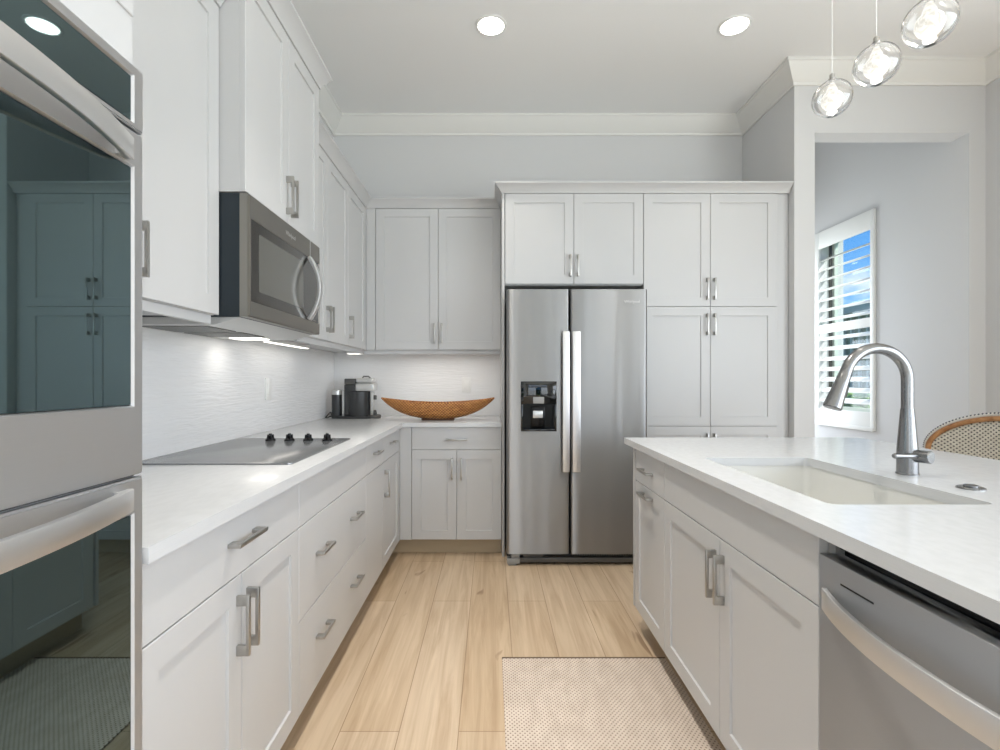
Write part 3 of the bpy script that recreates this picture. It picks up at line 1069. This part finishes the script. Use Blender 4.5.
# dispenser: glossy black surround with a lower recess, paddle, nozzle and lit strip
ds = nb()
FF.box(ds, .193, .424, 1.052, 1.196, .0045, .009, .003)
FF.box(ds, .193, .206, .874, 1.052, .0045, .009, .002); FF.box(ds, .411, .424, .874, 1.052, .0045, .009, .002)
FF.box(ds, .206, .411, .874, .887, .0045, .009, .002)
ds_o = obj('dispenser', ds, 'black_glass', fl)
b = nb()
e_ = .0012
FF.box(b, hole[0] + e_, hole[1] - e_, hole[2] + e_, hole[3] - e_, -.0555, -.053)
FF.box(b, hole[0] + e_, hole[0] + .004, hole[2] + e_, hole[3] - e_, -.053, .003); FF.box(b, hole[1] - .004, hole[1] - e_, hole[2] + e_, hole[3] - e_, -.053, .003)
FF.box(b, hole[0] + .004, hole[1] - .004, hole[2] + e_, hole[2] + .004, -.053, .003); FF.box(b, hole[0] + .004, hole[1] - .004, hole[3] - .004, hole[3] - e_, -.053, .003)
FF.box(b, .262, .352, .889, 1.03, -.05, -.03, .004)
obj('dispenser_recess', b, 'black_gloss', fl)
b = nb(); FF.box(b, .273, .338, .958, 1.005, -.029, -.022, .003); obj('paddle', b, 'silver', fl)
b = nb(); FF.box(b, .272, .343, 1.054, 1.096, .0091, .0098, .0003); obj('display', b, 'grey', fl)
text_on(FF, 'Whirlpool', .912, 1.705, .024, 'white', fr_, .0045)
# kick grille with hinge cover and feet
b = nb()
FF.box(b, .19, 1.012, .018, .048, -.06, -.02, .003)
for k in range(30):
    FF.box(b, .52 + k * .016, .529 + k * .016, .05, .074, -.06, -.05)
FF.box(b, .21, .34, .05, .074, -.06, -.03)
obj('kick_grille', b, 'dark_grey', t)
b = nb(); FF.box(b, .104, .188, .014, .047, -.06, -.004, .003); FF.box(b, .13, .186, .05, .074, -.05, -.012, .002); FF.box(b, .112, .165, 0, .014, -.05, -.015)
obj('hinge_cover', b, 'grey', t)
b = nb(); FF.box(b, .93, 1.005, 0, .017, -.06, -.03); obj('foot', b, 'black', t)

# ------------------------------------------------------------------ dishwasher
WF = Face('right', .682)
t = thing('dishwasher', 'stainless dishwasher with bowed handle, under the near end of the island top', 'dishwasher', (.7, .76, 0))
wy0_, wy1_ = .452, 1.052
b = nb(); WF.box(b, wy0_ + .016, 1.044, .03, .872, -.6, -.048, .003); WF.box(b, wy0_ + .03, 1.04, 0, .1, -.58, -.11); obj('tub', b, 'black_gloss', t)
for a0, a1 in ((1.0445, 1.066), (wy0_ - .001, wy0_ + .014)):
    b = nb(); WF.box(b, a0, a1, .1, .884, -.55, -.031); obj('side_strip', b, 'grey', t)
b = nb(); WF.box(b, wy0_ + .004, wy1_, .115, .849, -.047, 0, .004); d = obj('door', b, 'steel_washer', t)
b = nb()
tube(b, [WF.pt(wy0_ + .02, .868, -.04), WF.pt(1.035, .868, -.04)], .008, 10); obj('gasket', b, 'black_gloss', d)
b = nb(); WF.box(b, .9, .985, .8085, .812, .0001, .0006); obj('indicator_slot', b, 'black', d)
b = nb()
path = []
for i in range(29):
    s = -1 + 2 * i / 28
    path.append(WF.pt(.748 + .274 * s, .767, .008 + .046 * (1 - abs(s) ** 2.2)))
strip(b, path, .044, .01, (0, 0, 1))
obj('handle', b, 'steel_bright', d)
b = nb(); WF.box(b, wy0_ + .02, 1.044, 0.0, .112, -.08, -.07); obj('toe_panel', b, 'dark_grey', t)

# ------------------------------------------------------------------ tile backsplashes, outlets, under-cabinet lamps
o = obj('tile_backsplash', plain_box(XL + .0002, XL + .009, .884, YB - .0105, .9152, ZU0 - .0005), 'tile_side'); tag(o, 'white rippled tile backsplash on the left wall behind the cooktop', 'backsplash')
o = obj('tile_backsplash', plain_box(XL + .0095, .0735, YB - .0095, YB - .0002, .9152, ZU0 - .0005), 'tile_back'); tag(o, 'white rippled tile backsplash on the back wall behind the wicker bowl', 'backsplash')

KF, KB = Face('left', XL + .0092), Face('back', YB - .0097)
def outlet(face, u, v, label, loc):
    t = thing('wall_outlet', label, 'outlet', loc, 'outlets in the backsplash')
    b = nb(); face.box(b, u - .037, u + .037, v - .062, v + .062, 0, .006, .002); obj('plate', b, 'plastic_white', t)
    b = nb(); face.box(b, u - .017, u + .017, v - .034, v + .034, .0062, .009, .001); obj('rocker', b, 'white', t)
outlet(KF, 2.873, 1.155, 'white wall plate on the left tile wall beyond the cooktop', (XL, 2.873, 1.155))
outlet(KB, -.2, 1.166, 'white wall plate on the back tile wall above the wicker bowl', (-.2, YB, 1.166))

def led_bar(label, x0, x1, y0, y1, e):
    t = thing('under_cabinet_light', label, 'light', ((x0 + x1) / 2, (y0 + y1) / 2, ZU0 - .02), 'lights under the wall cabinets')
    b = nb(); box(b, x0, x1, y0, y1, ZU0 - .022, ZU0 - .0005, .002); obj('housing', b, 'white', t)
    b = nb(); box(b, x0 + .006, x1 - .006, y0 + .006, y1 - .006, ZU0 - .0245, ZU0 - .0222); obj('lens', b, 'led', t)
    lamp('led_lamp', 'AREA', ((x0 + x1) / 2, (y0 + y1) / 2, ZU0 - .027), (0, 0, 0), e, (1.0, .95, .88), shape='RECTANGLE', size=x1 - x0, size_y=y1 - y0)
led_bar('slim lit bar under the wall cabinet right after the microwave', -1.19, -1.15, 2.62, 3.2, .14)
led_bar('slim lit bar under the wall cabinet above the wicker bowl', -.72, -.05, 3.80, 3.83, .95)
led_bar('small lit bar under the corner wall cabinet above the coffee machine', -1.10, -.98, 3.84, 3.90, .1)

# ------------------------------------------------------------------ coffee machine
mx_, my_, mz_ = -1.0, 3.85, .9152
t = thing('coffee_machine', 'dark grey and silver pod coffee machine standing in the counter corner', 'coffee machine', (mx_, my_, mz_))
b = nb(); prism(b, [(-1.20, my_ - .05), (-1.10, my_ - .08), (-.93, my_ - .08), (-.90, my_ - .04), (-.90, my_ + .04), (-.93, my_ + .08), (-1.10, my_ + .08), (-1.20, my_ + .05)], mz_, mz_ + .016, .003); obj('base', b, 'charcoal', t)
b = nb(); lathe(b, [(.037, mz_ + .0165), (.038, mz_ + .02), (.038, mz_ + .178), (0, mz_ + .178)], 28, Matrix.Translation((-1.174, my_ - .005, 0))); wt = obj('water_tank', b, 'charcoal', t)
b = nb(); lathe(b, [(.038, mz_ + .1785), (.038, mz_ + .209), (.034, mz_ + .213), (0, mz_ + .213)], 28, Matrix.Translation((-1.174, my_ - .005, 0))); obj('lid', b, 'silver', wt)
b = nb(); box(b, -1.125, -1.108, my_ - .04, my_ + .04, mz_ + .017, mz_ + .214, .003); obj('tank_bracket', b, 'silver', t)
b = nb(); lathe(b, [(.083, mz_ + .0165), (.085, mz_ + .022), (.085, mz_ + .2), (.08, mz_ + .204), (0, mz_ + .204)], 36, Matrix.Translation((-1.005, my_, 0))); obj('body', b, 'charcoal', t)
b = nb(); box(b, -1.105, -1.018, my_ - .055, my_ + .055, mz_ + .017, mz_ + .256, .006); obj('column', b, 'charcoal', t)
b = nb(); box(b, -1.104, -1.019, my_ - .053, my_ + .053, mz_ + .2565, mz_ + .3, .006); obj('column_cap', b, 'dark_grey', t)
b = nb()
box(b, -1.016, -.88, my_ - .07, my_ + .07, mz_ + .2055, mz_ + .265, .008); box(b, -1.016, -.885, my_ - .066, my_ + .066, mz_ + .266, mz_ + .305, .014, 3)
hd_ = obj('brew_head', b, 'silver', t)
b = nb(); tube(b, [(-.975, my_ - .02, mz_ + .305), (-.965, my_ - .02, mz_ + .317), (-.93, my_ - .02, mz_ + .317), (-.915, my_ - .02, mz_ + .305)], .005, 8); obj('lever', b, 'dark_grey', hd_)
b = nb(); box(b, -.908, -.893, my_ - .03, my_ + .03, mz_ + .017, mz_ + .2, .003); sp = obj('cup_rail', b, 'silver', t)
b = nb(); lathe(b, [(.014, 0), (.014, .03), (.01, .034), (0, .034)], 16, Matrix.Translation((-.885, my_, mz_ + .14))); obj('spout', b, 'dark_grey', t)
b = nb(); lathe(b, [(.05, mz_ + .0), (.054, mz_ + .004), (.054, mz_ + .022), (.05, mz_ + .026), (0, mz_ + .026)], 28, Matrix.Translation((-.893, my_, 0))); dt = obj('drip_tray', b, 'dark_grey', t)
b = nb(); lathe(b, [(.012, mz_ + .026), (.016, mz_ + .034), (.01, mz_ + .06), (0, mz_ + .062)], 16, Matrix.Translation((-.885, my_, 0))); obj('cup_stand', b, 'dark_grey', dt)
b = nb()
tube(b, [(-1.21, my_ + .01, mz_ + .03), (-1.225, my_, mz_ + .045), (-1.245, my_ - .01, mz_ + .02), (-1.255, my_ - .02, mz_ + .005), (-1.235, my_ - .03, mz_ + .005), (-1.215, my_ - .02, mz_ + .018), (-1.225, my_ + .06, mz_ + .006), (-1.262, my_ + .12, mz_ + .03)], .004, 8)
obj('power_cord', b, 'black', t)

# ------------------------------------------------------------------ wicker boat bowl
bx, by, bz = -.386, 3.67, .9152
t = thing('wicker_bowl', 'long brown woven wicker bowl shaped like a boat on the back counter', 'bowl', (bx, by, bz))
def boat(bm, half, wmax, inset=0.0, nu=48, nv=17):
    q = bmesh.new()
    grid = []
    for i in range(nu + 1):
        s = -1 + 2 * i / nu
        a = abs(s)
        rim = .124 + .036 * a ** 2.0
        keel = .014 + (rim - .014) * (a ** 2.35)
        wd = wmax * max(1 - a ** 2.2, 0.012)
        row = []
        for j in range(nv):
            ph = math.pi * j / (nv - 1)
            y = -math.cos(ph) * (wd - inset)
            z = rim - (rim - keel - inset) * (math.sin(ph) ** .75)
            row.append(q.verts.new((bx + s * (half - inset), by + y, bz + z)))
        grid.append(row)
    for i in range(nu):
        for j in range(nv - 1):
            f = q.faces.new((grid[i][j], grid[i][j + 1], grid[i + 1][j + 1], grid[i + 1][j]))
            f.smooth = True
    merge(bm, q)
b = nb(); boat(b, .408, .105)
bo = obj('shell', b, 'wicker', t)
sm = bo.modifiers.new('thickness', 'SOLIDIFY'); sm.thickness = .007; sm.offset = 1
b = nb()
for sgn in (-1, 1):
    pts = []
    for i in range(41):
        s = -1 + 2 * i / 40
        a = abs(s)
        pts.append((bx + s * .409, by + sgn * .105 * max(1 - a ** 2.2, .012), bz + .124 + .036 * a ** 2.0))
    tube(b, pts, .0042, 8)
obj('rim', b, 'wicker', t)
b = nb(); prism(b, [(bx - .105, by - .03), (bx + .105, by - .03), (bx + .12, by), (bx + .105, by + .03), (bx - .105, by + .03), (bx - .12, by)], bz, bz + .0135, .002); obj('foot', b, 'bowl_foot', t)

# ------------------------------------------------------------------ rug
t = thing('rug', 'beige woven runner rug on the oak floor beside the island', 'rug', (.4, 1.3, 0))
b = nb(); box(b, .048, .752, .35, 2.176, .0008, .009, .003); obj('pile', b, 'rug', t)
b = nb(); box(b, .047, .753, 2.176, 2.186, .0008, .009, .002); obj('binding', b, 'rug_binding', t, 'dark brown binding along the far edge')  # narrow darker brown strip across the far end of the rug

# ------------------------------------------------------------------ ceiling downlights
for i, (x, y, lab) in enumerate(((0.0, 3.01, 'round recessed ceiling downlight above the refrigerator aisle, the left one'), (1.452, 3.01, 'round recessed ceiling downlight nearest the glass pendants, the right one'),
                                 (0.0, 1.75, 'round recessed ceiling downlight over the middle of the aisle'), (0.0, .45, 'round recessed ceiling downlight over the near end of the aisle, by the ovens'))):  # both aisle lights are added out of view to brighten drawers and floor
    t = thing('downlight', lab, 'ceiling light', (x, y, ZC), 'recessed ceiling downlights')
    Tm = Matrix.Translation((x, y, ZC))
    b = nb(); lathe(b, [(.094, -.0005), (.094, -.004), (.088, -.007), (.078, -.007), (.076, -.002), (.076, -.0005)], 40, Tm); obj('trim_ring', b, 'white', t)
    b = nb(); lathe(b, [(0, -.0005), (.0755, -.0005), (.0755, -.0035), (0, -.0055)], 40, Tm); obj('lens', b, 'downlight_lens', t)
    lamp('downlight_lamp', 'AREA', (x, y, ZC - .012), (0, 0, 0), (2.2, .8, 6.5, 2.5)[i], WARM, shape='DISK', size=.15, spread=math.radians(72))

# ------------------------------------------------------------------ glass pendants over the island
PX = 1.175
for y, z, lab in ((1.74, 2.177, 'clear glass globe pendant, farthest and lowest in the picture of the three'), (1.54, 2.169, 'clear glass globe pendant hanging between the two others'), (1.353, 2.167, 'clear glass globe pendant, nearest of the three, cut by the picture top')):
    t = thing('pendant_light', lab, 'pendant light', (PX, y, z), 'glass globe pendants over the island')
    Tm = Matrix.Translation((PX, y, z))
    R0 = .0605
    prof = [(.0, -R0)] + [(R0 * math.sin(a), -R0 * math.cos(a)) for a in [math.pi * k / 24 for k in range(1, 23)]]
    b = nb()
    out = prof + [(.012, R0 * .985), (.012, R0 + .006)]
    inn = [(max(r - .0045, 0) if r > .013 else r * .8, zz * .925) for r, zz in out]
    inn[-1] = (.0085, R0 + .006)
    inn[-2] = (.0085, R0 * .95)
    lathe(b, out + inn[::-1], 40, Tm)
    gl_ = obj('globe', b, 'clear_glass', t)
    b = nb()
    ri = .033
    pr = [(0, -.042)] + [(ri * math.sin(a), -.0065 - ri * math.cos(a)) for a in [math.pi * k / 18 for k in range(1, 16)]]
    lathe(b, pr + [(.016, .032), (.011, .044), (.0085, .056), (0, .056)], 32, Tm); obj('inner_bulb', b, 'bulb_glass', t)
    b = nb(); lathe(b, [(.0078, .0567), (.0078, .082), (.004, .086), (0, .086)], 20, Tm); obj('socket', b, 'nickel', t)
    b = nb(); tube(b, [(PX, y, z + .086), (PX, y, ZC - .03)], .0013, 8); obj('cord', b, 'white', t)
    b = nb(); lathe(b, [(0, ZC - .0005), (.05, ZC - .0005), (.05, ZC - .022), (.044, ZC - .028), (0, ZC - .029)], 32, Matrix.Translation((PX, y, 0))); obj('canopy', b, 'white', t)
    lamp('pendant_lamp', 'POINT', (PX, y, z - .09), (0, 0, 0), .8, WARM, shadow_soft_size=.04)

# ------------------------------------------------------------------ nook window with plantation shutter
b = nb()
fx0, fx1 = 3.345, 3.378
box(b, fx0, fx1, wy0, wy0 + .028, wz0, wz1); box(b, fx0, fx1, wy1 - .028, wy1, wz0, wz1)
box(b, fx0, fx1, wy0 + .028, wy1 - .028, wz0, wz0 + .05); box(b, fx0, fx1, wy0 + .028, wy1 - .028, wz1 - .05, wz1)
wf = struct('window_1', b, 'window_frame')
b = nb()
box(b, 3.308, 3.332, wy1 - .012, wy1 - .0005, wz0, wz1); box(b, 3.308, 3.332, wy0 + .0005, wy0 + .012, wz0, wz1)
struct('screen_track', b, 'screen_frame', wf)
b = nb(); box(b, 3.362, 3.366, wy0 + .028, wy1 - .028, wz0 + .05, wz1 - .05); struct('pane', b, 'pane', wf)

t = thing('plantation_shutter', 'white plantation shutter with tilted louvers on the nook window', 'shutter', (XN, 4.6, .77))
b = nb()
sy0, sy1, sz0, sz1 = 4.222, 4.986, .775, 2.64
ly0, ly1, lz0, lz1 = 4.262, 4.932, .93, 2.478
xa, xb = XN - .022, XN - .0005
box(b, xa, xb, sy0, ly0, sz0, sz1, .002); box(b, xa, xb, ly1, sy1, sz0, sz1, .002)
box(b, xa, xb, ly0, ly1, sz0, lz0, .002); box(b, xa, xb, ly0, ly1, lz1, sz1, .002)
box(b, xa - .012, xa, sy0, sy1, sz0 - .004, sz0 + .03, .003)
obj('frame', b, 'shutter', t)
b = nb(); box(b, XN - .018, XN + .014, ly0 + .0005, ly1 - .0005, 1.655, 1.735, .002); obj('middle_rail', b, 'shutter', t)
def louver(zc_):
    q = nb()
    th = math.radians(-26)
    prof = []
    for k in range(16):
        a = 2 * math.pi * k / 16
        prof.append((.047 * math.cos(a), (.0075 * math.sin(a))))
    tt = bmesh.new()
    lo = [tt.verts.new((u, ly0 + .002, w)) for u, w in prof]
    hi = [tt.verts.new((u, ly1 - .002, w)) for u, w in prof]
    tt.faces.new(lo); tt.faces.new(hi)
    for k in range(16):
        f = tt.faces.new((lo[k], lo[(k + 1) % 16], hi[(k + 1) % 16], hi[k])); f.smooth = True
    merge(q, tt, Matrix.Translation((XN + .035, 0, zc_)) @ Matrix.Rotation(th, 4, 'Y'))
    obj('louver', q, 'shutter', t)
zz = 1.785
while zz < 2.45:
    louver(zz); zz += .0985
zz = 1.605
while zz > .95:
    louver(zz); zz -= .0985

# beyond the nook window: a screened house wall and a hedge
t = thing('neighbouring_house', 'grey-green house wall with pale posts, seen through the shutter', 'house', (10, 13, -.2))
b = nb(); box(b, 10.0, 16.0, 4.0, 22.0, -.2, 3.0); obj('wall', b, 'house_screen', t)
b = nb(); box(b, 9.7, 16.2, 3.7, 22.3, 3.0, 3.22); obj('roof_edge', b, 'house_roof', t)
for k in range(34):
    b = nb(); box(b, 9.93, 9.995, 10.0 + k * .30, 10.07 + k * .30, -.2, 3.0); obj('post', b, 'house_post', t)
def hedge(name, label, x0, x1, y0, y1, h, seed):
    random.seed(seed)
    b = nb()
    for k in range(26):
        c = Vector((random.uniform(x0, x1), random.uniform(y0, y1), random.uniform(.1, h - .25)))
        q = bmesh.new()
        bmesh.ops.create_icosphere(q, subdivisions=3, radius=random.uniform(.3, .5))
        for v in q.verts:
            v.co *= 1 + random.uniform(-.16, .16)
        merge(b, q, Matrix.Translation(c))
    o = obj(name, b, 'leaves'); tag(o, label, 'hedge')
    return o
hedge('hedge', 'leafy green hedge outside the nook window, below the house wall', 6.4, 7.0, 8.2, 11.5, 1.0, 3)
hedge('hedge', 'leafy green hedge outside the glass doors behind the kitchen', -1.5, 3.5, -8.6, -8.0, 2.2, 5)

# ------------------------------------------------------------------ rattan counter stool behind the island
sx, sy = 2.15, 2.10
t = thing('counter_stool', 'rattan bistro counter stool with dotted woven back, behind the island', 'stool', (sx, sy, 0))
def back_pt(y, z, off=0.0):
    yy = y - sy
    return Vector((sx + .0 - 1.05 * yy * yy - off, y, z))
HW, ZBK, ZTP = .285, .885, 1.045
def arch(s, dz=0.0, k=1.0):
    """s in -1..1 along the top rail"""
    a = s * math.pi / 2
    return sy + HW * k * math.sin(a), ZBK + (ZTP - ZBK) * math.cos(a) ** 1.0 + dz
rail = [back_pt(*arch(-1 + 2 * i / 40)) for i in range(41)]
legs_dn = lambda s: [back_pt(sy + s * HW, ZBK), back_pt(sy + s * HW * .96, .78), back_pt(sy + s * HW * .86, .66)]
b = nb(); tube(b, legs_dn(-1)[::-1] + rail[1:-1] + legs_dn(1), .011, 12); br_ = obj('back_rail', b, 'rattan_pole', t)
# wrapped outer binding: pale cord with dark beads
b = nb()
bead = nb()
outer = []
for i in range(61):
    y, z = arch(-1 + 2 * i / 60, 0, 1.0)
    p = back_pt(y, z)
    nrm = Vector((0, math.sin((-1 + 2 * i / 60) * math.pi / 2), math.cos((-1 + 2 * i / 60) * math.pi / 2)))
    outer.append(p + nrm * .0185)
tube(b, outer, .0085, 8)
bd = obj('outer_binding', b, 'binding_light', t)
for i in range(61):
    q = bmesh.new(); bmesh.ops.create_icosphere(q, subdivisions=1, radius=.0046)
    merge(bead, q, Matrix.Translation(outer[i] + Vector((-.0055, 0, .0045))))
obj('bead', bead, 'binding_dark', bd)['kind'] = 'stuff'
# woven back panel
b = nb()
q = bmesh.new()
nu, nv = 40, 14
gridv = []
for i in range(nu + 1):
    y, zt = arch(-1 + 2 * i / nu, -.008, .985)
    gridv.append([q.verts.new(back_pt(y, .70 + (zt - .70) * j / nv, -.004)) for j in range(nv + 1)])
for i in range(nu):
    for j in range(nv):
        f = q.faces.new((gridv[i][j], gridv[i + 1][j], gridv[i + 1][j + 1], gridv[i][j + 1])); f.smooth = True
merge(b, q)
bp = obj('woven_back', b, 'cane_weave', t)
sm = bp.modifiers.new('thickness', 'SOLIDIFY'); sm.thickness = .008; sm.offset = 0
b = nb()
lathe(b, [(0, .62), (.19, .62), (.205, .632), (.205, .652), (.19, .664), (0, .662)], 32, Matrix.Translation((sx - .24, sy, 0))); obj('seat', b, 'cane_weave', t)
for lx, ly in ((-.38, -.16), (-.38, .16), (-.07, -.18), (-.07, .18)):
    b = nb(); tube(b, [(sx + lx, sy + ly, .625), (sx + lx * 1.08, sy + ly * 1.15, 0)], .014, 12); obj('leg', b, 'rattan_pole', t)
b = nb(); tube(b, [(sx - .40, sy - .175, .24), (sx - .40, sy + .175, .24), (sx - .07, sy + .2, .24), (sx - .07, sy - .2, .24)], .009, 10, closed=True); obj('foot_ring', b, 'rattan_pole', t)
